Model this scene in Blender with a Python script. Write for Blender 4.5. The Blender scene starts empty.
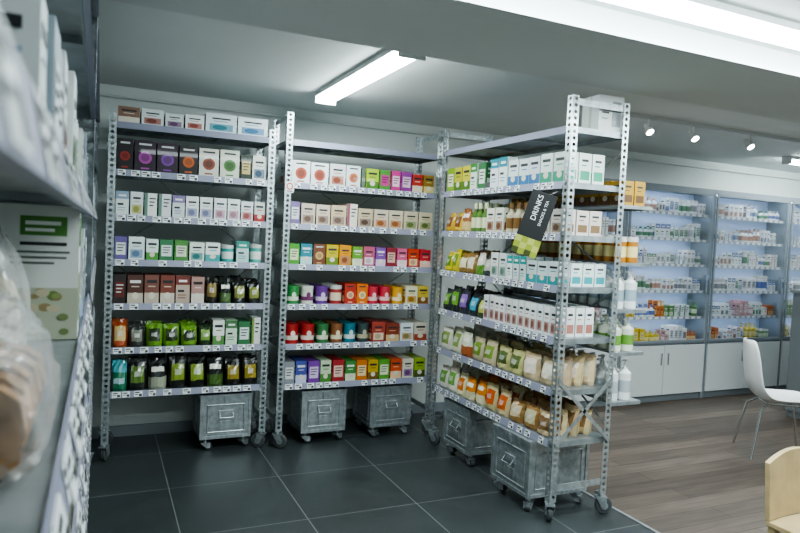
import bpy, math, random
from mathutils import Matrix, Vector, noise
random.seed(7)
sc = bpy.context.scene
I4 = Matrix.Identity(4)
try:
    sc.view_settings.look = 'AgX - Medium High Contrast'
except Exception as ex:
    print('look', ex)

def hx(s):
    s = s.lstrip('#')
    out = []
    for i in (0, 2, 4):
        c = int(s[i:i+2], 16)/255.0
        out.append(c/12.92 if c <= .04045 else ((c+.055)/1.055)**2.4)
    return (out[0], out[1], out[2], 1.0)

def mute(c, s=-.06, k=.92):
    l = .25*c[0]+.65*c[1]+.1*c[2]
    return tuple(max(.004, (v*(1-s)+l*s)*k) for v in c[:3])+(1.0,)

# ------------------------------------------------------------------ materials
def newmat(name):
    m = bpy.data.materials.new(name); m.use_nodes = True
    nt = m.node_tree
    return m, nt, nt.nodes['Principled BSDF']

def plain(name, col, rough=.5, metal=0.0, noise_amt=.0, scale=8.0, bump=0.0):
    m, nt, b = newmat(name)
    c = hx(col) if isinstance(col, str) else col
    b.inputs['Base Color'].default_value = c
    b.inputs['Roughness'].default_value = rough
    b.inputs['Metallic'].default_value = metal
    if noise_amt > 0 or bump > 0:
        tc = nt.nodes.new('ShaderNodeTexCoord')
        n = nt.nodes.new('ShaderNodeTexNoise'); n.inputs['Scale'].default_value = scale
        n.inputs['Detail'].default_value = 5
        nt.links.new(tc.outputs['Object'], n.inputs['Vector'])
        if noise_amt > 0:
            r = nt.nodes.new('ShaderNodeValToRGB')
            r.color_ramp.elements[0].position = .35; r.color_ramp.elements[1].position = .65
            r.color_ramp.elements[0].color = tuple(x*(1-noise_amt) for x in c[:3])+(1,)
            r.color_ramp.elements[1].color = tuple(min(1, x*(1+noise_amt)) for x in c[:3])+(1,)
            nt.links.new(n.outputs['Fac'], r.inputs['Fac'])
            nt.links.new(r.outputs['Color'], b.inputs['Base Color'])
        if bump > 0:
            bp = nt.nodes.new('ShaderNodeBump'); bp.inputs['Strength'].default_value = bump
            bp.inputs['Distance'].default_value = .01
            nt.links.new(n.outputs['Fac'], bp.inputs['Height'])
            nt.links.new(bp.outputs['Normal'], b.inputs['Normal'])
    return m

def attr_mat(name, rough, coat=0.0):
    m, nt, b = newmat(name)
    a = nt.nodes.new('ShaderNodeAttribute'); a.attribute_name = 'Col'
    nt.links.new(a.outputs['Color'], b.inputs['Base Color'])
    b.inputs['Roughness'].default_value = rough
    b.inputs['Coat Weight'].default_value = coat
    return m

def emis(name, col, strength):
    m = bpy.data.materials.new(name); m.use_nodes = True
    nt = m.node_tree; nt.nodes.clear()
    e = nt.nodes.new('ShaderNodeEmission'); o = nt.nodes.new('ShaderNodeOutputMaterial')
    e.inputs['Color'].default_value = col; e.inputs['Strength'].default_value = strength
    nt.links.new(e.outputs[0], o.inputs[0])
    return m

def clear(name, refl=.12, tint=(1, 1, 1, 1), rough=.03, bump=0, haze=0, fres=.6):
    m = bpy.data.materials.new(name); m.use_nodes = True
    nt = m.node_tree; nt.nodes.clear()
    t = nt.nodes.new('ShaderNodeBsdfTransparent'); t.inputs[0].default_value = tint
    g = nt.nodes.new('ShaderNodeBsdfGlossy'); g.inputs['Roughness'].default_value = rough
    lw = nt.nodes.new('ShaderNodeLayerWeight'); lw.inputs['Blend'].default_value = .25
    mm = nt.nodes.new('ShaderNodeMath'); mm.operation = 'MULTIPLY_ADD'
    mm.inputs[1].default_value = fres; mm.inputs[2].default_value = refl
    nt.links.new(lw.outputs['Fresnel'], mm.inputs[0])
    mx = nt.nodes.new('ShaderNodeMixShader'); o = nt.nodes.new('ShaderNodeOutputMaterial')
    nt.links.new(mm.outputs[0], mx.inputs[0]); nt.links.new(t.outputs[0], mx.inputs[1]); nt.links.new(g.outputs[0], mx.inputs[2])
    last = mx
    if haze:
        d = nt.nodes.new('ShaderNodeBsdfDiffuse'); d.inputs[0].default_value = (.8, .82, .83, 1)
        m2 = nt.nodes.new('ShaderNodeMixShader'); m2.inputs[0].default_value = haze
        nt.links.new(mx.outputs[0], m2.inputs[1]); nt.links.new(d.outputs[0], m2.inputs[2]); last = m2
    nt.links.new(last.outputs[0], o.inputs[0])
    if bump:
        tc = nt.nodes.new('ShaderNodeTexCoord')
        n = nt.nodes.new('ShaderNodeTexNoise'); n.inputs['Scale'].default_value = 22; n.inputs['Distortion'].default_value = 1.5
        nt.links.new(tc.outputs['Object'], n.inputs['Vector'])
        bp = nt.nodes.new('ShaderNodeBump'); bp.inputs['Strength'].default_value = bump
        nt.links.new(n.outputs['Fac'], bp.inputs['Height']); nt.links.new(bp.outputs['Normal'], g.inputs['Normal'])
    return m

PACK = attr_mat('printed_packaging', .45, .15)
GLOSSY = attr_mat('glossy_foil', .28, .3)
GALV = plain('galvanised_steel', '#b6bdc0', .33, .72, .22, 30)
GALVD = plain('galvanised_dull', '#989fa2', .42, .6, .2, 14)
RUB = plain('rubber_grey', '#4a4e51', .6)
CHROME = plain('chrome', '#cfd4d6', .15, 1)
WALL = plain('wall_paint', '#dbe0de', .8, 0, .03, 2)
CEIL = plain('ceiling_paint', '#dfe4e3', .85, 0, .02, 1.5)
BEAM = plain('beam_paint', '#d6dbda', .85, 0, .02, 1.5)
WHITE = plain('white_lacquer', '#cdd2d3', .35)
FRAMEG = plain('cabinet_aluminium', '#8f979d', .4, .3)
BACKP = plain('cabinet_back_panel', '#b4c4dc', .6)
GLASS = clear('glass', .015, fres=.3)
PLAST = clear('crinkled_clear_plastic', .06, (.97, .97, .97, 1), .2, .9, .2, .35)
LAMP = emis('tube_diffuser', (.86, .985, 1, 1), 50)
LED = emis('led_strip', (.68, .83, 1, 1), 24)
SPOTE = emis('spot_lens', (1, .98, .93, 1), 40)

# ------------------------------------------------------------------ mesh builder
class MB:
    def __init__(s):
        s.v = []; s.f = []; s.c = []; s.m = []; s.s = []
    def add(s, M, pts, faces, col, mat=0, smooth=False):
        b = len(s.v)
        s.v += [tuple(M @ Vector(p)) for p in pts]
        for i, f in enumerate(faces):
            s.f.append(tuple(b+k for k in f))
            s.c.append(col[i] if isinstance(col, list) else col)
            s.m.append(mat); s.s.append(smooth)
    def box(s, M, x0, x1, y0, y1, z0, z1, col=(.5, .5, .5, 1), mat=0):
        p = [(x0, y0, z0), (x1, y0, z0), (x1, y1, z0), (x0, y1, z0), (x0, y0, z1), (x1, y0, z1), (x1, y1, z1), (x0, y1, z1)]
        f = [(0, 1, 5, 4), (1, 2, 6, 5), (2, 3, 7, 6), (3, 0, 4, 7), (4, 5, 6, 7), (3, 2, 1, 0)]
        s.add(M, p, f, col, mat)
    def patch(s, M, x0, x1, y, z0, z1, col, mat=0):
        s.add(M, [(x0, y, z0), (x1, y, z0), (x1, y, z1), (x0, y, z1)], [(0, 1, 2, 3)], col, mat)
    def spatch(s, M, x, y0, y1, z0, z1, col, mat=0):
        s.add(M, [(x, y0, z0), (x, y1, z0), (x, y1, z1), (x, y0, z1)], [(0, 1, 2, 3)], col, mat)
    def disc(s, M, x, y, z, rx, rz, col, n=14, mat=0):
        s.add(M, [(x+rx*math.cos(2*math.pi*i/n), y, z+rz*math.sin(2*math.pi*i/n)) for i in range(n)], [tuple(range(n))], col, mat)
    def lathe(s, M, prof, cols, n=14, mat=0, smooth=True):
        pts = []
        for r, z in prof:
            pts += [(r*math.cos(2*math.pi*i/n), r*math.sin(2*math.pi*i/n), z) for i in range(n)]
        for k in range(len(prof)-1):
            c = cols[k] if isinstance(cols, list) else cols
            used = pts[k*n:(k+2)*n]
            s.add(M, used, [(i, (i+1) % n, n+(i+1) % n, n+i) for i in range(n)], c, mat, smooth)
        c0 = cols[0] if isinstance(cols, list) else cols
        c1 = cols[-1] if isinstance(cols, list) else cols
        s.add(M, pts[:n], [tuple(reversed(range(n)))], c0, mat)
        s.add(M, pts[-n:], [tuple(range(n))], c1, mat)
    def cyl(s, M, p, q, r, col=(.5, .5, .5, 1), n=10, mat=0, r2=None):
        p = Vector(p); q = Vector(q); d = q-p
        R = d.to_track_quat('Z', 'Y').to_matrix().to_4x4()
        s.lathe(M @ Matrix.Translation(p) @ R, [(r, 0), (r if r2 is None else r2, d.length)], col, n, mat)
    def build(s, name, mats, parent=None, M=None, bevel=0):
        me = bpy.data.meshes.new(name)
        me.from_pydata(s.v, [], s.f)
        me.polygons.foreach_set('material_index', s.m)
        me.polygons.foreach_set('use_smooth', s.s)
        ca = me.color_attributes.new('Col', 'FLOAT_COLOR', 'CORNER')
        buf = []
        for p, c in zip(me.polygons, s.c):
            buf += list(c)*p.loop_total
        ca.data.foreach_set('color', buf)
        for m in mats: me.materials.append(m)
        me.update()
        o = bpy.data.objects.new(name, me); sc.collection.objects.link(o)
        if parent: o.parent = parent
        if M is not None: o.matrix_world = M
        if bevel:
            b = o.modifiers.new('bev', 'BEVEL'); b.width = bevel; b.segments = 2; b.limit_method = 'ANGLE'
        return o

def empty(name, M):
    e = bpy.data.objects.new(name, None); sc.collection.objects.link(e)
    e.matrix_world = M; e.empty_display_size = .1
    return e

def T(x, y, z): return Matrix.Translation((x, y, z))
def RZ(d): return Matrix.Rotation(math.radians(d), 4, 'Z')
def RX(d): return Matrix.Rotation(math.radians(d), 4, 'X')

# ------------------------------------------------------------------ room
H = 2.52
def room():
    m = MB(); m.box(I4, -.6, 2.80, -3, 5.2, -.1, 0)
    tile, nt, b = newmat('dark_floor_tiles')
    tc = nt.nodes.new('ShaderNodeTexCoord'); mp = nt.nodes.new('ShaderNodeMapping')
    mp.inputs['Location'].default_value = (-.40+.655*4, -3.97+.655*10, 0)
    br = nt.nodes.new('ShaderNodeTexBrick'); br.offset = 0; br.squash = 1
    br.inputs['Scale'].default_value = 1; br.inputs['Brick Width'].default_value = .655; br.inputs['Row Height'].default_value = .655
    br.inputs['Mortar Size'].default_value = .0028; br.inputs['Mortar Smooth'].default_value = .1
    br.inputs['Color1'].default_value = hx('#404647'); br.inputs['Color2'].default_value = hx('#3b4142')
    br.inputs['Mortar'].default_value = hx('#858b8a')
    nt.links.new(tc.outputs['Object'], mp.inputs[0]); nt.links.new(mp.outputs[0], br.inputs['Vector'])
    n = nt.nodes.new('ShaderNodeTexNoise'); n.inputs['Scale'].default_value = 3.5; n.inputs['Detail'].default_value = 6
    nt.links.new(tc.outputs['Object'], n.inputs['Vector'])
    mx = nt.nodes.new('ShaderNodeMix'); mx.data_type = 'RGBA'; mx.blend_type = 'MULTIPLY'; mx.inputs[0].default_value = .5
    nt.links.new(br.outputs['Color'], mx.inputs[6]); nt.links.new(n.outputs['Fac'], mx.inputs[7])
    nt.links.new(mx.outputs[2], b.inputs['Base Color'])
    mr = nt.nodes.new('ShaderNodeMapRange'); mr.inputs[3].default_value = .30; mr.inputs[4].default_value = .50
    nt.links.new(n.outputs['Fac'], mr.inputs[0]); nt.links.new(mr.outputs[0], b.inputs['Roughness'])
    m.build('floor', [tile])
    m = MB(); m.box(I4, 2.80, 9.6, -3, 5.2, -.1, 0)
    wood, nt, b = newmat('oak_floorboards')
    tc = nt.nodes.new('ShaderNodeTexCoord')
    br = nt.nodes.new('ShaderNodeTexBrick'); br.offset = .37; br.offset_frequency = 2
    br.inputs['Scale'].default_value = 1; br.inputs['Brick Width'].default_value = 1.7; br.inputs['Row Height'].default_value = .15
    br.inputs['Mortar Size'].default_value = .003
    br.inputs['Color1'].default_value = hx('#70655a'); br.inputs['Color2'].default_value = hx('#524940'); br.inputs['Mortar'].default_value = hx('#302b26')
    nt.links.new(tc.outputs['Object'], br.inputs['Vector'])
    mp = nt.nodes.new('ShaderNodeMapping'); mp.inputs['Scale'].default_value = (2.5, 28, 1)
    n = nt.nodes.new('ShaderNodeTexNoise'); n.inputs['Scale'].default_value = 1; n.inputs['Detail'].default_value = 8; n.inputs['Distortion'].default_value = .6
    nt.links.new(tc.outputs['Object'], mp.inputs[0]); nt.links.new(mp.outputs[0], n.inputs['Vector'])
    cr = nt.nodes.new('ShaderNodeValToRGB'); cr.color_ramp.elements[0].position = .3; cr.color_ramp.elements[1].position = .7
    cr.color_ramp.elements[0].color = (.45, .43, .4, 1); cr.color_ramp.elements[1].color = (1, 1, 1, 1)
    nt.links.new(n.outputs['Fac'], cr.inputs[0])
    mx = nt.nodes.new('ShaderNodeMix'); mx.data_type = 'RGBA'; mx.blend_type = 'MULTIPLY'; mx.inputs[0].default_value = .8
    nt.links.new(br.outputs['Color'], mx.inputs[6]); nt.links.new(cr.outputs[0], mx.inputs[7]); nt.links.new(mx.outputs[2], b.inputs['Base Color'])
    b.inputs['Roughness'].default_value = .5
    m.build('floor_wood', [wood])
    def slab(name, a, mat):
        m = MB(); m.box(I4, *a); return m.build(name, [mat])
    slab('trim_floor_joint', (2.79, 2.81, -3, 5.08, 0, .004), GALVD)
    slab('wall_back', (-.6, 9.6, 5.08, 5.2, 0, 2.75), WALL)
    slab('wall_left', (-.6, -.5, -3, 5.08, 0, 2.75), WALL)
    slab('wall_right', (9.5, 9.6, -3, 5.08, 0, 2.75), WALL)
    slab('wall_front', (-.5, 9.5, -3.1, -3, 0, 2.75), WALL)
    slab('ceiling', (-.5, 9.5, -3, 5.08, H, H+.1), CEIL)
    slab('ceiling_beam', (-.5, 9.5, 2.12, 2.85, 2.42, H), BEAM)
    slab('baseboard_back', (-.5, 9.5, 5.065, 5.08, 0, .08), FRAMEG)
    m = MB(); m.cyl(I4, (-.4, 5.055, 2.44), (9.4, 5.055, 2.44), .010, hx('#d0d5d3'), 8)
    m.build('trim_conduit', [PACK])
room()

# ------------------------------------------------------------------ lights
def batten(X, Y, L, w, along, z=H, mat=LAMP):
    M = T(X, Y, z) @ (RZ(90) if along == 'Y' else I4)
    e = empty('fluorescent_ceiling_light', M)
    m = MB(); m.box(I4, -L/2, L/2, -w*.5, w*.5, -.03, -.001, hx('#d8dcdc'))
    m.box(I4, -L/2-.012, -L/2, -w*.5, w*.5, -.075, -.001, hx('#d8dcdc'))
    m.box(I4, L/2, L/2+.012, -w*.5, w*.5, -.075, -.001, hx('#d8dcdc'))
    m.build('housing', [PACK], e)
    m = MB()
    n = 8; pts = []; w2 = w*.46
    for xx in (-L/2, L/2):
        for i in range(n+1):
            a = math.pi*i/n
            pts.append((xx, -w2*math.cos(a), -.031-.04*math.sin(a)))
    m.add(I4, pts, [(i, i+1, n+2+i, n+1+i) for i in range(n)], (1, 1, 1, 1))
    m.build('diffuser', [mat], e)
batten(1.40, 3.70, 1.38, .15, 'Y')
batten(2.3, 1.90, 3.2, .13, 'X')
batten(3.2, 1.30, 3.2, .13, 'X')
batten(1.2, .2, 1.5, .14, 'X')  # added fill light over the camera, out of view
batten(5.4, .8, 1.5, .14, 'X')  # extra batten added outside the frame to brighten the room
batten(6.9, 4.3, 1.5, .10, 'X')
batten(4.4, -1.2, 1.5, .14, 'X')  # unseen fill batten added behind the camera

def track():
    e = empty('track_light', T(0, 3.62, 0))
    m = MB(); m.box(I4, 3.3, 6.6, -.015, .015, H-.03, H-.001, hx('#d0d4d4'))
    hs = (3.62, 4.08, 4.7, 5.4)
    for x in hs:
        m.cyl(I4, (x, 0, H-.03), (x, 0, H-.08), .008, hx('#dfe2e2'))
        m.cyl(I4, (x, .03, H-.065), (x, -.02, H-.125), .016, hx('#dfe2e2'), 14, 0, .030)
    m.build('rail_and_heads', [PACK], e)
    m = MB()
    for x in hs:
        m.cyl(I4, (x, -.0205, H-.1256), (x, -.0225, H-.128), .026, (1, 1, 1, 1), 14)
    m.build('lenses', [SPOTE], e)
    for i, x in enumerate(hs):
        l = bpy.data.lights.new('spot_lamp', 'SPOT'); l.energy = 40; l.spot_size = 2.0; l.spot_blend = .8; l.color = (1, .98, .95); l.shadow_soft_size = .04
        o = bpy.data.objects.new('spot_lamp', l); sc.collection.objects.link(o); o.parent = e
        o.location = (x, -.04, H-.15)
        o.rotation_euler = (Vector((0, -.2, -.98))).to_track_quat('-Z', 'Y').to_euler()
track()

# ------------------------------------------------------------------ products
INK = hx('#2a2c2e')
def vary(c, a=.1):
    k = random.uniform(1-a, 1+a)
    return tuple(min(1, v*k*random.uniform(.96, 1.04)) for v in c[:3])+(1,)
def p_box(mb, M, w, h, d, base, acc, style):
    b = vary(mute(hx(base))); a = mute(hx(acc))
    mb.box(M, 0, w, 0, d, 0, h, b)
    y = -.0008
    if style != 'x':
        for xx in (w+.0008, -.0008):
            mb.spatch(M, xx, d*.12, d*.88, h*.12, h*.42, a)
            mb.spatch(M, xx, d*.2, d*.75, h*.72, h*.8, INK if b[0] > .2 else hx('#cccccc'))
            mb.spatch(M, xx, d*.2, d*.6, h*.58, h*.62, a)
    if style == 'dot':
        mb.disc(M, w*.5, y, h*.45, w*.32, w*.32, a)
        mb.disc(M, w*.5, y*1.8, h*.45, w*.2, w*.2, tuple(c*.55 for c in a[:3])+(1,))
        mb.patch(M, w*.2, w*.8, y, h*.84, h*.9, INK if b[0] > .2 else hx('#cccccc'))
        mb.patch(M, w*.3, w*.7, y, h*.08, h*.13, a)
    elif style == 'band':
        mb.patch(M, 0, w, y, 0, h*.38, a)
        mb.patch(M, w*.15, w*.85, y, h*.72, h*.82, INK if b[0] > .2 else hx('#dddddd'))
        mb.patch(M, w*.25, w*.75, y, h*.58, h*.62, a)
        mb.disc(M, w*.5, y*2, h*.28, w*.22, h*.12, hx('#d8d2c0'))
    elif style == 'top':
        mb.patch(M, 0, w, y, h*.68, h, a)
        mb.patch(M, w*.2, w*.8, y*2, h*.78, h*.86, hx('#e8e8e4'))
        mb.patch(M, w*.15, w*.6, y, h*.42, h*.5, INK if b[0] > .2 else hx('#dddddd'))
        mb.patch(M, w*.15, w*.75, y, h*.3, h*.33, a)
        mb.patch(M, w*.15, w*.7, y, h*.2, h*.23, a)
    elif style == 'pic':
        mb.patch(M, w*.12, w*.88, y, h*.10, h*.46, tuple(c*.8+.12 for c in a[:3])+(1,))
        mb.disc(M, w*.45, y*2, h*.28, w*.24, h*.13, tuple(c*.6 for c in a[:3])+(1,))
        mb.patch(M, w*.2, w*.8, y, h*.70, h*.78, INK if b[0] > .2 else hx('#e5e5e5'))
        mb.patch(M, w*.25, w*.7, y, h*.58, h*.61, a)
    elif style == 'side':
        mb.patch(M, 0, w*.25, y, 0, h, a)
        for k in range(3):
            mb.patch(M, w*.38, w*(.9-.1*k), y, h*(.75-.15*k), h*(.80-.15*k), INK)
    elif style == 'lab':
        mb.patch(M, w*.12, w*.88, y, h*.22, h*.75, a)
        for k in range(3):
            mb.patch(M, w*.22, w*(.8-.08*k), y*2, h*(.62-.12*k), h*(.66-.12*k), INK if a[0] > .2 else hx('#dddddd'))

def p_pouch(mb, M, w, h, d, base, acc, style):
    b = vary(mute(hx(base)), .15); a = vary(mute(hx(acc)))
    xs = [0, .14, .32, .5, .68, .86, 1]; bul = [.12, .75, .95, 1, .95, .75, .12]
    zs = [0, .10, .26, .44, .62, .78, .9, 1]; dp = [.75, 1, 1, .95, .78, .45, .06, .05]; wi = [.92, .97, 1, 1, .98, .95, .96, .97]
    F = []; K = []
    j = lambda: (random.random()-.5)*.008
    lean = random.uniform(-.004, .022)
    for k, z in enumerate(zs):
        for i, x in enumerate(xs):
            xx = w*.5+(x-.5)*w*wi[k]; t = d*.5*bul[i]*dp[k]; yo = lean*z*z
            zz = h*z + (j() if 0 < k else 0)
            F.append((xx, d*.5-t+yo+(j() if k else 0), zz)); K.append((xx, d*.5+t+yo, zz))
    n = 7; N = len(F); faces = []; cols = []
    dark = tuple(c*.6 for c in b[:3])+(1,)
    lt = tuple(min(1, c*.6+.3) for c in a[:3])+(1,)
    for k in range(7):
        for i in range(6):
            faces.append((k*n+i, k*n+i+1, (k+1)*n+i+1, (k+1)*n+i))
            mid = 1 <= i <= 4
            if style == 'lab': c = (lt if (k == 3 and i in (2, 3)) else a) if (k in (2, 3, 4) and mid) else b
            elif style == 'top': c = a if k >= 4 else (lt if k == 2 and mid else b)
            elif style == 'bot': c = a if k <= 2 else (hx('#e6e2d6') if k == 4 and mid else b)
            else: c = a if k in (2, 3) else b
            cols.append(c)
            faces.append((N+k*n+i+1, N+k*n+i, N+(k+1)*n+i, N+(k+1)*n+i+1)); cols.append(b)
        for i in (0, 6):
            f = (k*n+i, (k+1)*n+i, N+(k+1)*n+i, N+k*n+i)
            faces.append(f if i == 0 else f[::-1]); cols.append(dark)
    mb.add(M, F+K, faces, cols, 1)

def p_jar(mb, M, w, h, d, base, acc, style):
    r = w*.46; M2 = M @ T(w*.5, r+.002, 0); b = mute(hx(base)); a = mute(hx(acc))
    if style == 'tin':
        mb.lathe(M2, [(r, 0), (r, h*.2), (r, h*.62), (r, h*.8), (r*1.03, h*.8), (r*1.03, h), (r*.9, h*1.0)], [b, a, b, b, hx('#c9c9c4'), hx('#c9c9c4')], 14)
    elif style == 'tub':
        mb.lathe(M2, [(r, 0), (r, h*.2), (r, h*.42), (r, h*.82), (r*1.04, h*.82), (r*1.04, h), (r*.9, h*1.0)], [b, a, b, b, b, b], 16)
        mb.disc(M2, 0, -r-.001, h*.52, r*.35, h*.16, a)
    elif style == 'bot':
        mb.lathe(M2, [(r*.95, 0), (r, h*.03), (r, h*.15), (r, h*.5), (r, h*.6), (r*.4, h*.72), (r*.38, h*.8), (r*.5, h*.8), (r*.48, h)], [b, b, a, b, b, b, a, a], 14, 1)
    elif style == 'pump':
        mb.lathe(M2, [(r*.95, 0), (r, h*.03), (r, h*.2), (r, h*.5), (r, h*.68), (r*.45, h*.76), (r*.45, h*.82), (r*.15, h*.82), (r*.15, h*.93), (r*.35, h*.93), (r*.33, h)], [b, b, a, b, b, b, b, b, b, b], 14, 1)
        mb.box(M2, -r*.18, r*.18, -r*.9, 0, h*.94, h*.985, b, 1)
    else:
        mb.lathe(M2, [(r*.93, 0), (r, h*.05), (r, h*.18), (r, h*.66), (r*.97, h*.74), (r*.85, h*.8), (r*.93, h*.8), (r*.93, h*.98), (r*.8, h)], [b, b, a, b, b, hx('#303030'), hx(random.choice(['#2c2c2c', '#d9d2b8', '#3b5c2a'])), INK], 14, 1)

KIND = {'B': p_box, 'P': p_pouch, 'J': p_jar}
def row(mb, x0, x1, z, items, depth=.36, maxn=3, jitter=.006):
    ex = []
    for it in items:
        n = it[6] if len(it) > 6 else 1
        ex += [it]*n
    tot = sum(i[1] for i in ex)+.005*len(ex)
    s = (x1-x0)/tot
    x = x0
    for k, w, h, b, a, st, *_ in ex:
        W = w*s
        d = {'B': min(.14, max(.06, W*.8)), 'P': .075, 'J': W}[k]
        y = .012+random.random()*jitter*2
        cnt = 0
        while y+d < depth and cnt < maxn:
            hh = h*(1+random.uniform(-.015, .015)) if k != 'P' else h*random.uniform(.84, 1.06)
            M = T(x+.0025*s+random.uniform(-.001, .001), y, z+.0012) @ RZ(random.uniform(-5, 5) if k == 'P' else random.uniform(-.8, .8))
            KIND[k](mb, M, W-.004, hh, d, b, a, st)
            y += d+.008; cnt += 1
        x += (w+.005)*s

def rows_obj(name, M, specs, x0, x1, depth=.36, maxn=3):
    mb = MB()
    for z, items, *rg in specs:
        a, b = (rg[0], rg[1]) if rg else (x0, x1)
        row(mb, a, b, z, items, depth, maxn)
    return mb.build(name, [PACK, GLOSSY], None, M)

# ------------------------------------------------------------------ rack
def perf(mb, o, a, z0, z1, width, cell=.035, mat=0):
    n = int((z1-z0)/cell); cell = (z1-z0)/n
    o = Vector(o); a = Vector(a)
    for k in range(n):
        zb = z0+k*cell
        P = []; cx = width/2; cz = cell/2
        outer = [(0, 0), (cx, 0), (width, 0), (width, cz), (width, cell), (cx, cell), (0, cell), (0, cz)]
        for (x, z) in outer: P.append(tuple(o+a*x+Vector((0, 0, zb+z))))
        rr = .0105
        for i in range(8):
            an = math.radians(225+45*i)
            P.append(tuple(o+a*(cx+rr*1.1*math.cos(an))+Vector((0, 0, zb+cz+rr*math.sin(an)))))
        mb.add(I4, P, [(i, (i+1) % 8, 8+(i+1) % 8, 8+i) for i in range(8)], (1, 1, 1, 1), mat)

def caster(mb, x, y, top, r=.048, ang=0, m_metal=0, m_rub=1):
    M = T(x, y, 0) @ RZ(ang)
    R = Matrix.Rotation(math.pi/2, 4, 'X')
    mb.lathe(M @ T(.02, .014, r+.001) @ R, [(r*.35, -.002), (r*.9, 0), (r, .005), (r, .023), (r*.9, .028), (r*.35, .03)], (1, 1, 1, 1), 18, m_rub)
    mb.lathe(M @ T(.02, .018, r+.001) @ R, [(r*.45, -.004), (r*.45, .038)], (1, 1, 1, 1), 12, m_metal)
    for yy in (-.024, .019):
        mb.add(M, [(.02-.013, yy, r-.01), (.02+.013, yy, r-.01), (.03, yy, top-.02), (-.03, yy, top-.02), (.02-.013, yy+.004, r-.01), (.02+.013, yy+.004, r-.01), (.03, yy+.004, top-.02), (-.03, yy+.004, top-.02)],
               [(0, 1, 2, 3), (7, 6, 5, 4), (0, 3, 7, 4), (1, 5, 6, 2), (0, 4, 5, 1)], (1, 1, 1, 1), m_metal)
    mb.box(M, -.032, .032, -.026, .026, top-.02, top-.012, (1, 1, 1, 1), m_metal)
    mb.cyl(M, (0, 0, top-.012), (0, 0, top+.02), .012, (1, 1, 1, 1), 10, m_metal)

ZS = [.455, .743, 1.03, 1.315, 1.602, 1.89, 2.19]
def rack(M, W, D, Ht, zs=ZS, end_brace=False, tagp=.8):
    e = empty('storage_rack', M)
    fr = MB(); fw = .046; sw = .042
    for x, sgn in ((0, 1), (W, -1)):
        for y, sy in ((0, 1), (D, -1)):
            perf(fr, (x, y, 0), (sgn, 0, 0), .13, Ht, fw)
            perf(fr, (x, y, 0), (0, sy, 0), .13, Ht, sw)
            fr.box(I4, min(x, x+sgn*fw), max(x, x+sgn*fw), min(y, y+sy*sw), max(y, y+sy*sw), .118, .13)
            caster(fr, x+sgn*.022, y+sy*.02, .118, .05, random.choice([20, -35, 70, 150]))
    for x in (0.004, W-.010):
        for z in (.2, Ht-.03):
            fr.box(I4, x, x+.006, sw, D-sw, z-.02, z+.015)
    for (z0, z1) in ((.5, 1.3), (1.35, 2.1)):
        for a, b in (((.02, z0), (W-.02, z1)), ((.02, z1), (W-.02, z0))):
            fr.cyl(I4, (a[0], D+.006, a[1]), (b[0], D+.006, b[1]), .006, (1, 1, 1, 1), 6)
    if end_brace:
        for z0, z1 in ((.44, .80), (.80, .44)):
            pts = [(W+.003, .01, z0-.015), (W+.003, .01, z0+.015), (W+.003, D-.01, z1+.015), (W+.003, D-.01, z1-.015)]
            pts += [(p[0]+.004, p[1], p[2]) for p in pts]
            fr.add(I4, pts, [(3, 2, 1, 0), (4, 5, 6, 7), (0, 4, 7, 3), (1, 2, 6, 5)], (1, 1, 1, 1), 0)
    fr.build('frame', [GALV, RUB], e)
    sh = MB(); lb = MB()
    for z in zs:
        sh.box(I4, .012, W-.012, .008, D-.008, z-.006, z)
        sh.box(I4, .012, W-.012, .008, .012, z-.032, z-.006)
        sh.box(I4, .012, W-.012, D-.012, D-.008, z-.032, z-.006)
        for x in (.012, W-.016):
            sh.box(I4, x, x+.004, .008, D-.008, z-.032, z-.006)
        for x in (W*.33, W*.66):
            sh.box(I4, x, x+.03, .012, D-.012, z-.02, z-.006)
        x0, x1 = fw+.002, W-fw-.002
        rc = hx('#8b8da0')
        pts = [(x0, -.004, z-.036), (x0, .004, z+.006), (x0, .008, z+.006), (x0, .007, z-.036)]
        pts += [(x1, p[1], p[2]) for p in pts]
        lb.add(I4, pts, [(0, 4, 5, 1), (1, 5, 6, 2), (3, 7, 4, 0), (0, 1, 2, 3), (7, 6, 5, 4)], rc)
        x = x0+.012
        while x < x1-.06:
            if random.random() < tagp and z < 2.1:
                w = random.choice([.045, .052, .052])
                def q(xa, xb, ta, tb, dy, c):
                    P = lambda xx, t: (xx, -.004+.008*t-dy, z-.036+.042*t)
                    lb.add(I4, [P(xa, ta), P(xb, ta), P(xb, tb), P(xa, tb)], [(0, 1, 2, 3)], c)
                q(x, x+w, .06, .94, .0012, hx('#e9ecec'))
                q(x+.004, x+w*.65, .62, .8, .0018, hx('#33373a'))
                q(x+.004, x+w*.5, .36, .46, .0018, hx('#33373a'))
                q(x+w*.58, x+w*.92, .14, .5, .0018, hx('#33373a'))
            x += random.choice([.062, .07, .078, .09])
    sh.build('shelves', [GALVD], e)
    lb.build('price_rails', [PACK], e)
    return e

ML = T(.03, 4.53, 0); MM = T(1.16, 4.49, 0)
MR = Matrix(((0, 1, 0, 2.285), (-1, 0, 0, 4.28), (0, 0, 1, 0), (0, 0, 0, 1)))
XF = -.024
def MLf(y0): return Matrix(((0, -1, 0, XF), (1, 0, 0, y0), (0, 0, 1, 0), (0, 0, 0, 1)))
WL, WM, WR = 1.065, 1.235, 1.45
ZF = [.455, .743, 1.03, 1.33, 1.602, 1.89, 2.19]
rack(ML, WL, .40, 2.25)
em = rack(MM, WM, .40, 2.38)
er = rack(MR, WR, .40, 2.355, end_brace=True)
ef = rack(MLf(-.35), 2.55, .40, 2.3, ZF)
rack(MLf(2.24), 2.2, .40, 2.24, ZF)

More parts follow.
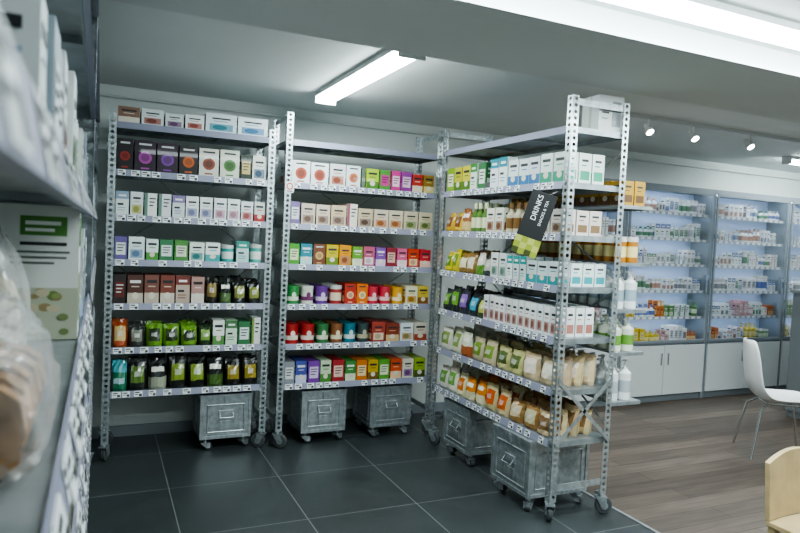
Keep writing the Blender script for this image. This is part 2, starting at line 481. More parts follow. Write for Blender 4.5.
# clip-on tag holders of the foreground rack
m = MB()
for z in (1.33, 1.03, .743):
    for x in (.86, 1.0, 1.13, 1.27, 1.42, 1.60, 1.80, 2.0, 2.2):
        Mx = T(x, -.0065, z-.036) @ RX(-14)
        m.box(Mx, 0, .062, -.0025, 0, -.004, .040, hx('#e8ebec'))
        m.patch(Mx, .006, .040, -.0030, .026, .033, INK); m.patch(Mx, .006, .030, -.0030, .015, .019, INK); m.patch(Mx, .036, .056, -.0030, .004, .018, INK)
m.build('tag_holders', [PACK], ef)

# sticker on the middle rack post
m = MB(); m.patch(I4, .002, .066, -.0035, 1.82, 1.90, hx('#e6e6e4')); m.disc(I4, .034, -.0042, 1.865, .024, .024, hx('#c02a22'), 16)
m.disc(I4, .034, -.0049, 1.865, .016, .016, hx('#ececea'), 16); m.patch(I4, .012, .058, -.0042, 1.828, 1.834, INK)
m.build('warning_sticker', [PACK], em)

W_ = '#e4e8e6'
left_rows = [
 (2.19, [('B', .095, .105, '#8c6a5a', '#e4dcd0', 'band'), ('B', .10, .105, W_, '#9a4a3a', 'pic'), ('B', .085, .095, W_, '#7a4d7c', 'pic'), ('B', .09, .10, W_, '#a8483c', 'pic'),
         ('B', .15, .125, '#dfe9ea', '#2f8fa3', 'pic'), ('B', .15, .125, '#dfe9ea', '#3a86b5', 'pic')]),
 (1.89, [('B', .09, .20, '#241f20', '#a0342c', 'dot'), ('B', .12, .20, '#2a1d29', '#a64a9c', 'dot'), ('B', .12, .195, '#2b1c2b', '#7b4596', 'dot'), ('B', .11, .195, '#241f1d', '#c3622b', 'dot'),
         ('B', .12, .19, '#d9d6cc', '#8a4a35', 'dot'), ('B', .12, .19, '#dadccf', '#4d7a3b', 'dot'), ('B', .07, .17, '#2c3a2c', '#c9b27a', 'lab'), ('B', .09, .17, '#e0e0d6', '#3f5f7a', 'pic')]),
 (1.602, [('B', .075, .155, W_, '#8fa3b8', 'top'), ('B', .075, .155, W_, '#bdbf6a', 'pic'), ('B', .075, .15, W_, '#6c8a7d', 'side', 2), ('B', .075, .15, W_, '#8a7aa8', 'top'), ('B', .08, .15, W_, '#8f95b8', 'pic', 2),
          ('B', .08, .15, W_, '#c797a8', 'pic', 2), ('B', .08, .14, W_, '#b35b5b', 'pic'), ('B', .07, .14, '#cfd4cc', '#a83232', 'band')]),
 (1.315, [('B', .07, .15, '#6e5f97', W_, 'lab'), ('B', .09, .15, W_, '#7c9fc0', 'pic'), ('B', .07, .14, W_, '#5a9a4a', 'band'), ('B', .08, .14, '#3f7a4f', W_, 'lab'), ('B', .08, .14, '#55904b', '#dfe5d0', 'lab'),
          ('B', .09, .13, '#d9e2d4', '#3f8d8a', 'pic'), ('B', .09, .13, W_, '#46a0a0', 'band'), ('J', .085, .12, '#3da39b', '#dfe9e4', 'tin'), ('B', .08, .15, '#b9d4cf', '#2f8d80', 'top'), ('J', .085, .13, '#5cb0a5', '#e8ece2', 'tin')]),
 (1.03, [('B', .07, .19, '#33282a', '#6a2f2a', 'lab'), ('B', .09, .19, '#5b3a33', '#c8bdac', 'band'), ('B', .085, .19, '#7a5044', '#c9bbab', 'band'), ('B', .085, .19, '#7f4438', '#d0c6b6', 'band'), ('B', .085, .185, '#bba999', '#7c3a33', 'top'),
         ('B', .08, .18, '#b98f86', '#d8d0c6', 'band'), ('P', .08, .17, '#26221d', '#8a7a4a', 'lab'), ('P', .08, .17, '#1f2420', '#5a704a', 'bot'), ('P', .09, .17, '#20211f', '#848a4c', 'lab', 2)]),
 (.743, [('P', .09, .18, '#b4552a', '#e0c08a', 'lab'), ('P', .09, .17, '#3a3b38', '#83857a', 'lab'), ('P', .10, .15, '#6f9a35', '#2b3a1c', 'lab', 3), ('P', .08, .14, '#2c3f24', '#89a95a', 'lab'),
         ('B', .075, .17, W_, '#5d8c4c', 'band'), ('B', .075, .17, '#cfe0c8', '#4f7a4f', 'top'), ('B', .08, .16, '#3f7a4f', W_, 'lab'), ('B', .06, .19, W_, '#7f9a4c', 'side')]),
 (.455, [('P', .08, .19, '#2a7a5c', '#54a7b0', 'top'), ('P', .10, .20, '#1a1d1d', '#5f7a3a', 'lab'), ('P', .10, .20, '#1a1d1d', '#a8ac98', 'bot'), ('P', .10, .20, '#1c201c', '#7c923a', 'lab', 2), ('P', .095, .19, '#1a1d1d', '#4d6a35', 'bot'), ('P', .095, .19, '#1e1f1b', '#97853a', 'lab', 2)]),
]
rows_obj('tea_boxes', ML, left_rows[:4], .05, WL-.05)
rows_obj('coffee_and_grain_packets', ML, left_rows[4:], .05, WL-.05)

mid_rows = [
 (1.89, [('B', .12, .16, W_, '#b0553f', 'dot', 2), ('B', .11, .16, W_, '#a8583c', 'pic'), ('B', .10, .16, W_, '#c0704a', 'dot'), ('B', .03, .15, '#5b6a5a', '#9999aa', 'x'), ('B', .09, .15, '#a9bf3c', '#4a7a2a', 'band'), ('B', .08, .15, '#4d8a3b', '#c23a8a', 'lab'),
         ('B', .07, .15, '#b8327f', '#f0d0e0', 'lab'), ('B', .08, .15, '#8a3a8a', '#e0c0d8', 'lab'), ('B', .08, .14, '#c03a34', '#e8d8c0', 'band'), ('B', .08, .14, '#9a7a3a', '#e0cf8a', 'band')]),
 (1.602, [('B', .06, .16, '#7f6f9a', W_, 'lab'), ('B', .09, .15, '#d9cdb8', '#8a6a5a', 'pic', 2), ('B', .10, .15, '#cdb79a', '#8a6a5a', 'pic'), ('B', .07, .17, '#e4ddd0', '#9a5a6a', 'side', 1), ('B', .10, .14, '#c9b79a', '#6b4a3a', 'pic'), ('B', .10, .14, '#d6cab6', '#b8703a', 'pic', 2), ('B', .10, .14, '#cbbfa4', '#7f8a4a', 'pic', 2)]),
 (1.315, [('B', .075, .15, '#4f9a3a', '#dfe8c0', 'lab'), ('B', .085, .15, '#2f8a9a', '#bfe0e0', 'band'), ('B', .09, .15, '#7a4a33', '#dcb87a', 'dot'), ('B', .09, .15, '#c9b53a', '#6f8a2a', 'band'), ('B', .09, .15, '#e09a2a', '#b2652a', 'pic'), ('B', .08, .145, '#6aa23a', '#e4ecc8', 'band'),
          ('B', .09, .145, '#c05a7a', '#f0d8e0', 'pic'), ('B', .08, .145, '#7a4a9a', '#d8c0e0', 'band'), ('B', .08, .145, '#8a2a3a', '#e0b8a8', 'lab'), ('B', .08, .14, '#d0608a', '#f4d8e2', 'band'), ('B', .09, .14, '#c8452a', '#f0c89a', 'pic'), ('B', .09, .14, '#b8303a', '#f0c0b0', 'band')]),
 (1.03, [('J', .09, .13, '#3f8a4a', '#dfe8d0', 'tub'), ('J', .09, .13, '#d8d8cc', '#7a3a6a', 'tub'), ('J', .09, .13, '#6a3a8a', '#d8c8e0', 'tub'), ('J', .09, .14, '#a83a3a', '#e8d0b8', 'tin'), ('B', .08, .15, '#c0392b', '#f0c0a0', 'dot'), ('B', .08, .15, '#d8742a', '#f4dca8', 'dot'),
         ('J', .085, .13, '#c83a4a', '#f0c8c8', 'tub', 2), ('J', .085, .13, '#d8a03a', '#f4e4b8', 'tub'), ('B', .09, .14, '#e0d8b8', '#c8922a', 'pic'), ('B', .08, .14, '#d8c05a', '#8a5a2a', 'band')]),
 (.743, [('J', .10, .14, '#a82a2a', '#e8dcd0', 'tub', 2), ('J', .09, .14, '#3f7a4a', '#dfe0cc', 'tub'), ('J', .09, .14, '#8a5a3a', '#e8dcc0', 'tub'), ('J', .09, .14, '#2f7a8a', '#d8e4e0', 'tub'), ('J', .09, .14, '#3a4a4a', '#c0b89a', 'tub'), ('B', .10, .15, '#a8453a', '#e8d0b0', 'pic'), ('B', .10, .14, '#8a3a2a', '#d8b88a', 'band'),
         ('B', .10, .14, W_, '#b8a06a', 'pic'), ('B', .10, .14, '#dcd4c0', '#a8503a', 'band')]),
 (.455, [('B', .075, .16, '#8a8f92', '#dcdcdc', 'lab'), ('B', .08, .16, '#4a4f9a', '#c8cce8', 'band'), ('B', .085, .16, '#7a3f9a', '#d8c8e8', 'lab'), ('B', .08, .16, '#c8d8b8', '#4f8a3a', 'band'), ('B', .09, .16, '#a82f35', '#e8c8b8', 'lab'), ('B', .08, .15, '#4a8a45', '#dce8c8', 'band'), ('B', .085, .15, '#d07a2a', '#f0d8a8', 'lab'),
         ('B', .08, .15, '#c8a83a', '#7a5a2a', 'band'), ('B', .085, .15, '#5a9a3a', '#e4ecc8', 'lab'), ('B', .09, .15, '#c8502a', '#f0c8a0', 'band'), ('B', .09, .15, '#e0d8c8', '#8a5a9a', 'pic'), ('B', .09, .15, '#9ab03a', '#4a5a2a', 'band')]),
]
rows_obj('tea_boxes', MM, mid_rows[:3], .05, WM-.05)
rows_obj('tea_tins', MM, mid_rows[3:], .05, WM-.05)

right_rows = [
 (1.89, [('B', .10, .17, '#8ab23a', '#e8e8c8', 'lab'), ('B', .10, .17, '#c8bf4a', '#4f7a2a', 'band', 2), ('B', .08, .18, '#e0e6dc', '#3f8a3f', 'top'), ('B', .09, .18, '#3f7a4a', '#e0e8dc', 'lab'), ('B', .05, .04, '#555555', '#555555', 'x'), ('B', .09, .19, '#e4e8e6', '#2a8a9a', 'top', 2),
         ('B', .10, .16, '#dfe7e8', '#3a76a8', 'band', 3), ('B', .10, .17, '#dfe8e2', '#3a9a7a', 'band', 2)]),
 (1.602, [('P', .10, .16, '#c8a23a', '#7a4a2a', 'lab', 2), ('P', .10, .17, '#8a5a33', '#d8c08a', 'bot'), ('J', .065, .20, '#5a7a3a', '#d8dcb8', 'bot', 3), ('B', .09, .16, '#dcd8cc', '#8a5a3a', 'pic', 2), ('J', .07, .19, '#c8c0a8', '#7a5a33', 'bot', 3), ('B', .10, .14, '#d8d4c8', '#7f6448', 'pic', 3)]),
 (1.315, [('P', .09, .16, '#c8b83a', '#6a8a2a', 'lab', 2), ('P', .10, .16, '#8a6a3a', '#e0d8b8', 'lab', 2), ('P', .09, .17, '#d8d4c8', '#5f8a3a', 'bot', 1), ('P', .10, .16, '#34383a', '#b8b8a8', 'lab'), ('B', .08, .16, W_, '#7a9a8a', 'pic', 2), ('B', .06, .15, W_, '#2f9a98', 'top', 3), ('B', .09, .13, '#dbe4e4', '#3f9aa0', 'band', 3)]),
 (1.03, [('P', .11, .18, '#26302c', '#6aa03a', 'lab', 2), ('P', .11, .18, '#2c2a38', '#8a6ab0', 'lab'), ('P', .11, .18, '#23282a', '#3a9ab0', 'lab'), ('P', .10, .17, '#3a4a2a', '#c8d06a', 'lab'), ('B', .055, .165, '#e6e9e8', '#a87468', 'pic', 12)]),
 (.743, [('P', .14, .17, '#d6d3c0', '#8aa05a', 'lab', 2), ('P', .14, .18, '#dcd8c6', '#a8603a', 'bot', 1), ('P', .14, .18, '#bdb498', '#6f8a3a', 'lab', 2), ('P', .14, .17, '#c9bf8a', '#5a6a3a', 'lab', 2), ('P', .15, .17, '#cdb896', '#e6dfcc', 'lab', 2)]),
 (.455, [('P', .13, .19, '#dcd8ca', '#6f9a4a', 'lab', 2), ('P', .13, .18, '#d8d0b0', '#c8702a', 'lab', 1), ('P', .13, .17, '#d8852a', '#e6dab8', 'bot', 2), ('P', .14, .17, '#dccda0', '#c8602a', 'lab', 2), ('P', .15, .16, '#a88350', '#dccdaa', 'lab', 2), ('P', .15, .16, '#d2bd98', '#8a6a48', 'lab', 1)]),
]
rows_obj('cartons_and_bottles', MR, right_rows[:3], .05, WR-.05, maxn=4)
rows_obj('snack_pouches', MR, right_rows[3:], .05, WR-.05, maxn=4)

# white carton on top of right rack
m = MB(); m.box(I4, 0, .17, 0, .15, 0, .20, hx('#d6d9d8')); m.box(I4, -.001, .171, .065, .085, .0, .2012, hx('#bdbcae'))
m.patch(I4, .09, .15, -.0008, .03, .17, hx('#8b9194')); m.patch(I4, .02, .07, -.0008, .10, .11, INK); m.patch(I4, .02, .06, -.0008, .07, .075, INK)
m.build('cardboard_box', [PACK], None, T(2.50, 2.87, 2.1915) @ RZ(-3))

# rear shelves on right rack with cosmetics
rear = MB(); rp = MB()
for z in (1.79, 1.46, 1.19, .94, .65):
    rear.box(I4, .25, WR-.01, .407, .63, z-.008, z)
    rear.box(I4, .25, WR-.01, .626, .63, z-.02, z-.008); rear.box(I4, WR-.014, WR-.01, .407, .626, z-.02, z-.008)
rear.build('rear_shelves', [GALVD], er)
Mrear = MR @ T(0, .40, 0)
row(rp, .3, WR-.02, 1.79, [('B', .09, .15, '#8a6a3a', '#c8a04a', 'lab', 6), ('B', .09, .14, '#b8923a', '#6a4a2a', 'band', 5)], .23, 2)
row(rp, .3, WR-.02, 1.46, [('J', .075, .15, '#b0752a', '#e8d8a0', 'tin', 13)], .23, 2)
row(rp, .3, WR-.02, 1.19, [('J', .08, .22, '#e4e8e7', '#9fb0b8', 'pump', 12)], .23, 2)
row(rp, .3, WR-.02, .94, [('J', .08, .19, '#d8dccc', '#6f9a4a', 'pump', 12)], .23, 2)
row(rp, .3, WR-.02, .65, [('J', .08, .23, '#e4e7e6', '#b0b8bc', 'pump', 12)], .23, 2)
rp.build('cosmetics_bottles', [PACK, GLOSSY], None, Mrear)

# hanging promo sign (flat board)
def sign():
    M = Matrix.Translation((2.185, 2.98, 1.655)) @ RZ(-36) @ Matrix.Rotation(math.radians(17), 4, 'Y')
    e = empty('hanging_promo_sign', M)
    m = MB(); w, h = .072, .182
    m.box(I4, -w, w, -.003, .003, -h, h, hx('#17191b'))
    lime = hx('#8f9a2c'); dk = hx('#3a4418')
    m.patch(I4, -w, w, -.0036, -h, -h*.45, lime)
    for i in range(4):
        for j in range(3):
            if (i+j) % 2 == 0:
                m.patch(I4, -w+i*w/2, -w+(i+1)*w/2, -.0042, -h+j*.033, -h+(j+1)*.033, hx('#aeb25a') if j else dk)
    m.cyl(I4, (.02, 0, h-.01), (.06, .02, h+.03), .0015, hx('#cccccc'), 6)
    m.build('board', [PACK], e)
    wm = plain('sign_white', '#e8e8e8', .5)
    for body, size, loc in (('DRINKS', .042, (-.015, -.0048, .09)), ('SNACKS & TEA', .022, (.028, -.0048, .07))):
        cu = bpy.data.curves.new('lettering', 'FONT'); cu.body = body; cu.size = size; cu.extrude = .0004; cu.align_x = 'CENTER'; cu.align_y = 'CENTER'
        o = bpy.data.objects.new('lettering', cu); sc.collection.objects.link(o); o.parent = e
        o.location = loc; o.rotation_euler = (math.pi/2, math.radians(-90), 0)
        o.data.materials.append(wm)
sign()

# ------------------------------------------------------------------ steel boxes
def sbox(M, w=.34, d=.38, h=.29, z0=.085):
    e = empty('steel_storage_box', M)
    m = MB()
    t = .008
    m.box(I4, 0, w, 0, d, z0, z0+h-.02)
    m.box(I4, -t, w+t, -t, d+t, z0+h-.022, z0+h)
    m.box(I4, -t*.6, w+t*.6, -t*.6, d+t*.6, z0+h-.045, z0+h-.022)
    m.box(I4, -t*.6, w+t*.6, -t*.6, d+t*.6, z0-.002, z0+.018)
    for x in (0, w):
        for y in (0, d):
            m.box(I4, x-.006 if x == 0 else x-.014, x+.014 if x == 0 else x+.006, y-.006 if y == 0 else y-.014, y+.014 if y == 0 else y+.006, z0+.018, z0+h-.045)
    def frame(P, L):
        a0, a1, b0, b1 = .045, L-.045, z0+.045, z0+h-.075
        for (p, q) in (((a0, b0), (a1, b0)), ((a1, b0), (a1, b1)), ((a1, b1), (a0, b1)), ((a0, b1), (a0, b0))):
            m.cyl(I4, P(p[0], -.001, p[1]), P(q[0], -.001, q[1]), .005, (1, 1, 1, 1), 6)
    frame(lambda a, b, c: (a, b, c), w)
    frame(lambda a, b, c: (b, a, c), d)
    frame(lambda a, b, c: (w-b, a, c), d)
    m.box(I4, w*.5-.05, w*.5+.05, -.008, 0, z0+.155, z0+.195)
    for x in (w*.5-.045, w*.5+.045):
        m.cyl(I4, (x, -.008, z0+.18), (x, -.03, z0+.15), .004, (1, 1, 1, 1), 8)
    m.cyl(I4, (w*.5-.045, -.03, z0+.15), (w*.5+.045, -.03, z0+.15), .004, (1, 1, 1, 1), 8)
    m.box(I4, w*.5-.012, w*.5+.012, -.014, 0, z0+h-.06, z0+h-.01)
    m.box(I4, w*.5-.04, w*.5+.04, -.004, 0, z0+.07, z0+.12)
    for x in (.04, w-.04):
        for y in (.04, d-.04):
            caster(m, x, y, z0-.018, .026, random.choice([0, 30, -50]))
    m.build('body', [GALV, RUB], e)
sbox(T(.655, 4.57, 0), .34, .36, .31)
sbox(T(1.36, 4.52, 0), .33, .36, .31)
sbox(T(1.90, 4.52, 0), .33, .36, .31)
sbox(MR @ T(.19, .02, 0), .35, .36, .31)
sbox(MR @ T(.91, -.03, 0), .38, .42, .33)

# ------------------------------------------------------------------ display cabinets
SZ = [.60, .86, 1.13, 1.40, 1.66, 1.92]
def cabinet(X):
    M = T(X, 4.80, 0); e = empty('glass_display_cabinet', M)
    w = 1.183; d = .262; h = 2.19; b = .60
    m = MB()
    m.box(I4, 0, .022, .0, d, 0, h); m.box(I4, w-.022, w, .0, d, 0, h)
    m.box(I4, .022, w-.022, 0, d, h-.05, h); m.box(I4, .022, w-.022, .01, d, b-.02, b)
    m.box(I4, .022, w-.022, .02, d, 0, .07)
    for x0, x1 in ((.024, w-.024),):
        for a in (x0, x1-.022):
            m.box(I4, a, a+.022, -.018, -.001, b, h-.04)
        m.box(I4, x0+.022, x1-.022, -.018, -.001, b, b+.03); m.box(I4, x0+.022, x1-.022, -.018, -.001, h-.07, h-.04)
    m.build('carcass', [FRAMEG], e, None, .002)
    m = MB(); m.box(I4, .022, w-.022, d-.012, d-.001, b, h-.05); m.build('back_panel', [BACKP], e)
    m = MB()
    for x0, x1 in ((.024, w*.5-.003), (w*.5+.003, w-.024)):
        m.box(I4, x0, x1, -.018, .0, .075, b-.022)
    m.build('cupboard_doors', [WHITE], e, None, .002)
    m = MB()
    for x in (w*.5-.05, w*.5+.04):
        m.box(I4, x, x+.01, -.034, -.019, .38, .5)
    m.box(I4, w-.07, w-.055, -.04, -.019, 1.1, 1.3)
    m.build('handles', [CHROME], e)
    m = MB(); m.box(I4, .047, w-.047, -.012, -.007, b+.031, h-.071); m.build('glass_door', [GLASS], e)
    m = MB()
    for z in SZ[1:]:
        m.box(I4, .023, w-.023, .04, d-.014, z-.008, z, hx('#dfe5ea'))
        m.box(I4, .023, w-.023, .035, .04, z-.024, z+.006, hx('#a2abb6'))
        x = .06
        while x < w-.1:
            m.patch(I4, x, x+.05, .0342, z-.021, z+.003, hx('#f0f0f0')); x += .085
    m.build('shelves', [PACK], e)
    m = MB()
    for z in SZ[1:]:
        m.box(I4, .06, w-.06, .043, .053, z-.014, z-.0085)
    m.box(I4, .05, w-.05, .03, .05, h-.058, h-.0505)
    m.build('led_strips', [LED], e)
def cabprod(X):
    mb = MB(); w = 1.183
    pal = [('#eceff0', '#7f93b4'), ('#eceff0', '#b89080'), ('#e4e8e8', '#5f8a6a'), ('#f0f2f2', '#98989c'), ('#eceff0', '#6a7ab0'), ('#f0f2f2', '#c0c4c8')]
    for z in SZ:
        items = []; tot = 0
        while tot < w-.14:
            p = random.choice(pal)
            if z in (.60, .86) and random.random() < .5: p = random.choice([('#c8b03a', '#e8dca0'), ('#c06a2a', '#e8c890'), ('#5f8a4a', '#d8e4c8'), ('#c8a0a0', '#e8d8d8')])
            k = random.choice(['J', 'B', 'B'])
            st = {'J': random.choice(['bot', 'tin', 'pump']), 'B': random.choice(['lab', 'top', 'pic', 'side'])}[k]
            n = random.choice([1, 2, 3]); ww = random.uniform(.04, .075)
            items.append((k, ww, random.uniform(.09, .17), p[0], p[1], st, n)); tot += n*(ww+.005)
            if random.random() < .35: items.append(('B', .05, .004, '#c8d2da', '#c8d2da', 'x')); tot += .05
        row(mb, .06, w-.06, z, items, .18, 2)
    return mb.build('cosmetics_products', [PACK, GLOSSY], None, T(X, 4.84, 0))
for X in (3.415, 4.60, 5.785, 6.97):
    cabinet(X); cabprod(X)

# ------------------------------------------------------------------ shell chair
def chair():
    M = T(4.78, 3.27, 0) @ RZ(-36); e = empty('shell_chair', M)
    prof = [(.24, .425, .17), (.21, .445, .2), (.08, .44, .215), (-.08, .435, .215), (-.17, .455, .21), (-.215, .53, .205), (-.235, .64, .20), (-.25, .76, .185), (-.262, .85, .15), (-.266, .885, .09)]
    m = MB(); pts = []; nx = 8
    for k, (f, z, hw) in enumerate(prof):
        for i in range(nx+1):
            s = -1+2*i/nx
            lift = .035*s*s if k < 5 else 0
            fw = .05*s*s if k >= 4 else 0
            pts.append((f+fw, s*hw, z+lift))
    fs = [(k*(nx+1)+i, k*(nx+1)+i+1, (k+1)*(nx+1)+i+1, (k+1)*(nx+1)+i) for k in range(len(prof)-1) for i in range(nx)]
    m.add(I4, pts, fs, hx('#e6e9ea'), 0, True)
    o = m.build('seat_shell', [plain('white_plastic', '#e6e9ea', .3)], e)
    so = o.modifiers.new('s', 'SOLIDIFY'); so.thickness = .012; ss = o.modifiers.new('ss', 'SUBSURF'); ss.levels = 2; ss.render_levels = 2
    m = MB()
    for sx, sy in ((1, 1), (1, -1), (-1, 1), (-1, -1)):
        m.cyl(I4, (sx*.11, sy*.10, .415), (sx*.17, sy*.16, .36), .009, (1, 1, 1, 1), 10)
        m.cyl(I4, (sx*.17, sy*.16, .36), (sx*.235, sy*.215, .003), .009, (1, 1, 1, 1), 10)
    m.cyl(I4, (.11, .1, .415), (.11, -.1, .415), .009); m.cyl(I4, (-.11, .1, .415), (-.11, -.1, .415), .009)
    m.cyl(I4, (-.11, .1, .415), (.11, .1, .415), .009); m.cyl(I4, (-.11, -.1, .415), (.11, -.1, .415), .009)
    m.build('legs', [CHROME], e)
chair()

# counter
e = empty('service_counter', T(6.0, 3.75, 0))
m = MB(); m.box(I4, .02, 2.0, .02, .30, .06, 1.19); m.box(I4, .04, 1.98, .05, .28, 0, .06); m.build('body', [plain('counter_grey', '#6d7477', .5)], e, None, .004)
m = MB(); m.box(I4, 0, 2.03, 0, .32, 1.191, 1.22); m.build('top', [plain('counter_top', '#7a8083', .35)], e, None, .004)

# light wooden chair at lower right
def wchair():
    e = empty('wooden_chair', T(2.78, 1.52, 0))
    wd = plain('beech_plywood', '#b8a27a', .45, 0, .12, 9)
    m = MB(); w = .42
    n = 10; pts = []
    for y in (.40, .425):
        pts += [(w*i/n, y+.02*math.sin(math.pi*i/n), .60+.045*math.sin(math.pi*i/n)) for i in range(n+1)]
        pts += [(w*i/n, y-.02+.02*math.sin(math.pi*i/n), .34) for i in range(n+1)]
    k = n+1; F = []
    for i in range(n):
        F += [(k+i, k+i+1, i+1, i), (2*k+i, 2*k+i+1, 3*k+i+1, 3*k+i), (i, i+1, 2*k+i+1, 2*k+i), (k+i+1, k+i, 3*k+i, 3*k+i+1)]
    F += [(0, 2*k, 3*k, k), (n, k+n, 3*k+n, 2*k+n)]
    m.add(I4, pts, F, (1, 1, 1, 1)); m.build('back_panel', [wd], e, None, .003)
    m = MB(); m.box(I4, 0, w, 0, .40, .315, .338); m.build('seat', [wd], e, None, .004)
    m = MB()
    for x in (.01, w-.045):
        for y in (.01, .36):
            m.box(I4, x, x+.035, y, y+.035, 0, .314)
    m.build('legs', [wd], e, None, .003)
wchair()

# ------------------------------------------------------------------ foreground rack contents
pal1 = [(W_, '#8aa0b8'), (W_, '#9aa5c0'), ('#dfe3e2', '#7f9a7a'), ('#c9cfd6', '#6f7f9a'), (W_, '#a8807a'), ('#9aa8b0', '#e0e4e6')]
def genrow(kinds, x0, x1, hmin, hmax, pal, wmin=.06, wmax=.11):
    out = []; t = 0
    while t < x1-x0:
        p = random.choice(pal); k = random.choice(kinds); w = random.uniform(wmin, wmax)
        st = {'B': random.choice(['pic', 'lab', 'top', 'band', 'side']), 'P': random.choice(['lab', 'top', 'bot']), 'J': random.choice(['tin', 'j', 'bot'])}[k]
        n = random.choice([1, 2]); out.append((k, w, random.uniform(hmin, hmax), p[0], p[1], st, n)); t += n*(w+.005)
    return out
pal2 = [('#8a6a45', '#d8c8a8'), ('#cfc7b4', '#7a8a3a'), ('#5f6a5a', '#c8ccb8'), (W_, '#6a9a3a'), ('#a8805a', '#e4d8c0')]
for k, (y0, wid) in enumerate(((-.35, 2.55), (2.24, 2.2))):
    mb = MB()
    for z in ZF:
        if z > 2.1: continue
        x0 = .05
        if k == 0: x0 = 1.86 if z == 1.33 else .95
        x1 = wid-.05
        row(mb, x0, x1, z, genrow('B' if z > 1.5 else 'BBP', x0, x1, .10, .17 if z > 1.5 else .2, pal1 if z > 1.2 else pal2), .33, 2)
    mb.build('grocery_packages', [PACK, GLOSSY], None, MLf(y0))
mb = MB(); row(mb, .95, 2.5, 2.19, genrow('B', .95, 2.5, .12, .2, pal1, .1, .2), .33, 1); mb.build('grocery_packages', [PACK, GLOSSY], None, MLf(-.35))

# big carton with green logo (its narrow side faces the camera)
m = MB(); w = .14; h = .245
m.box(I4, 0, w, 0, .10, 0, h, hx('#dfe2dd'))
m.patch(I4, .045, .12, -.0008, .190, .225, hx('#4f8a3a'))
m.patch(I4, .053, .11, -.0014, .209, .216, hx('#eef2ea')); m.patch(I4, .053, .10, -.0014, .197, .203, hx('#eef2ea'))
m.patch(I4, .045, .12, -.0008, .172, .178, INK); m.patch(I4, .03, .125, -.0008, .158, .162, hx('#6a706c')); m.patch(I4, .03, .12, -.0008, .148, .152, hx('#6a706c')); m.patch(I4, .03, .10, -.0008, .138, .142, hx('#6a706c'))
m.patch(I4, .02, w, -.0008, 0, .095, hx('#b9bda8'))
rr = random.Random(3)
for i in range(22):
    cx, cz = rr.uniform(.032, w-.014), rr.uniform(.012, .09); s = rr.uniform(.007, .012)
    m.disc(I4, cx, -.0010-.00008*i, cz, s, s*rr.uniform(.5, .9), hx(rr.choice(['#8fa060', '#a99c78', '#c9c0a2', '#6f8a4a', '#9a8a64', '#7a8a5a'])), 10)
m.spatch(I4, w+.0008, .01, .09, .17, .225, hx('#4f8a3a')); m.spatch(I4, w+.0008, .015, .085, .03, .12, hx('#8fa060'))
m.build('cereal_carton', [PACK], None, T(-.176, 1.34, 1.3315))

def blob(mb, M, rx, ry, rz, col, amp, mat=0, seed=0, n=20, k=12, pinch=0, p=.6):
    pts = []
    def se(v, q): return math.copysign(abs(v)**q, v)
    for j in range(1, k):
        ph = math.pi*j/k
        for i in range(n):
            th = 2*math.pi*i/n
            x = se(math.sin(ph), p)*se(math.cos(th), p); y = se(math.sin(ph), p)*se(math.sin(th), p); z = se(math.cos(ph), p)
            f = 1+amp*noise.noise(Vector((x*2.3+seed, y*2.3, z*2.3)))
            ns = noise.noise(Vector((x*6+seed, y*6, z*6)))
            f += amp*.6*(abs(ns)*2-.4)
            pk = 1-pinch*max(0, z-.1)**1.2 if z > .1 else 1
            pts.append((rx*x*min(f, 1.02)*pk, ry*y*f, rz*z*(f if z > 0 else 1)))
    pts.append((0, 0, rz)); pts.append((0, 0, -rz)); N = (k-1)*n
    F = [(j*n+i, (j+1)*n+i, (j+1)*n+(i+1) % n, j*n+(i+1) % n) for j in range(k-2) for i in range(n)]
    F += [(N, i, (i+1) % n) for i in range(n)] + [(N+1, (k-2)*n+(i+1) % n, (k-2)*n+i) for i in range(n)]
    mb.add(M, pts, F, col, mat, True)
crust = plain('bread_crust', '#a88058', .7, 0, .35, 22, .4)
e = empty('bagged_sliced_bread', T(-.125, .70, 1.332))
m = MB()
for i in range(9):
    yy = -.105+i*.0235
    n = 14; P = []
    for y2 in (yy, yy+.02):
        for q in range(n):
            a = 2*math.pi*q/n
            cx = math.copysign(abs(math.cos(a))**.6, math.cos(a))*.074; cz = math.copysign(abs(math.sin(a))**.6, math.sin(a))*.042
            P.append((cx, y2, .045+cz+(.004 if i % 2 else 0)))
    m.add(I4, P, [(q, (q+1) % n, n+(q+1) % n, n+q) for q in range(n)]+[tuple(range(n)), tuple(reversed(range(n, 2*n)))], (1, 1, 1, 1))
m.build('slices', [crust], e)
m = MB(); blob(m, T(0, 0, .066), .088, .135, .065, (1, 1, 1, 1), .26, 0, 5, 64, 38, .5, .38); m.build('clear_bag', [PLAST], e)
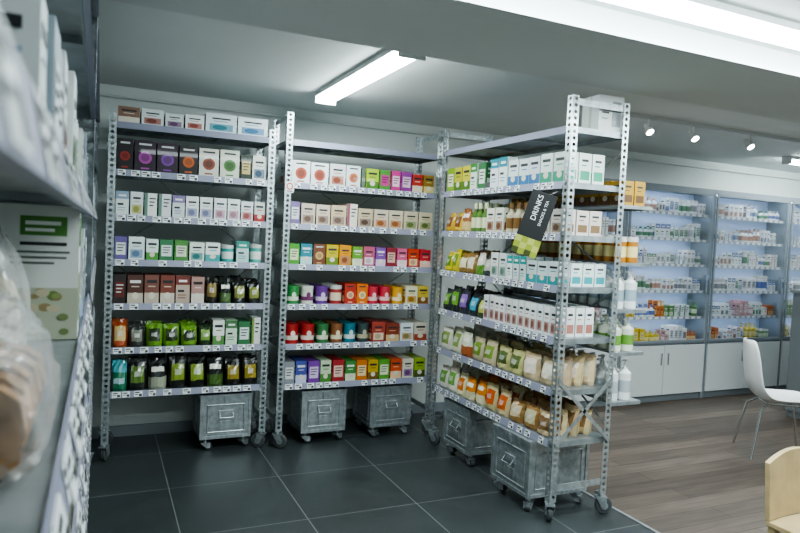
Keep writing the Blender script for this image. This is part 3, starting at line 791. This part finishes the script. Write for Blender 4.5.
m = MB(); m.patch(T(0, -.128, 0), -.04, .03, 0, .03, .075, hx('#d8dcd6')); m.patch(T(0, -.1285, 0), -.034, .02, 0, .055, .064, INK); m.build('label', [PACK], e)
rice = plain('puffed_grain', '#c9bfa6', .7, 0, .3, 30, .4)
e = empty('bagged_puffed_grain', T(-.178, 1.04, 1.332))
m = MB(); blob(m, T(0, 0, .07), .075, .10, .068, (1, 1, 1, 1), .1, 0, 9, 30, 18, 0, .5); m.build('grain', [rice], e)
m = MB(); blob(m, T(0, 0, .115), .085, .115, .114, (1, 1, 1, 1), .24, 0, 12, 64, 38, .85, .38); m.build('clear_bag', [PLAST], e)
m = MB(); m.patch(T(0, -.112, 0), -.03, .045, 0, .05, .12, hx('#dfe2de')); m.patch(T(0, -.1125, 0), -.022, .03, 0, .095, .107, hx('#4f8a3a')); m.patch(T(0, -.1125, 0), -.022, .035, 0, .075, .08, INK); m.build('label', [PACK], e)

# ------------------------------------------------------------------ world, camera
w = bpy.data.worlds.new('World'); sc.world = w; w.use_nodes = True
w.node_tree.nodes['Background'].inputs[0].default_value = (.7, .85, 1, 1); w.node_tree.nodes['Background'].inputs[1].default_value = .05

psi, th, ro = math.radians(24.8), math.radians(2.64), math.radians(2.7)
fwd = Vector((math.sin(psi)*math.cos(th), math.cos(psi)*math.cos(th), -math.sin(th)))
r0 = Vector((math.cos(psi), -math.sin(psi), 0)); u0 = r0.cross(fwd)
R = r0*math.cos(ro)+u0*math.sin(ro); U = -r0*math.sin(ro)+u0*math.cos(ro)
cam = bpy.data.cameras.new('camera'); co = bpy.data.objects.new('camera', cam); sc.collection.objects.link(co)
B = -fwd
co.matrix_world = Matrix(((R.x, U.x, B.x, 0), (R.y, U.y, B.y, 0), (R.z, U.z, B.z, 1.55), (0, 0, 0, 1)))
cam.sensor_width = 36; cam.lens = 29.25; cam.clip_start = .02
cam.dof.use_dof = True; cam.dof.focus_distance = 4.4; cam.dof.aperture_fstop = 7.0
sc.camera = co
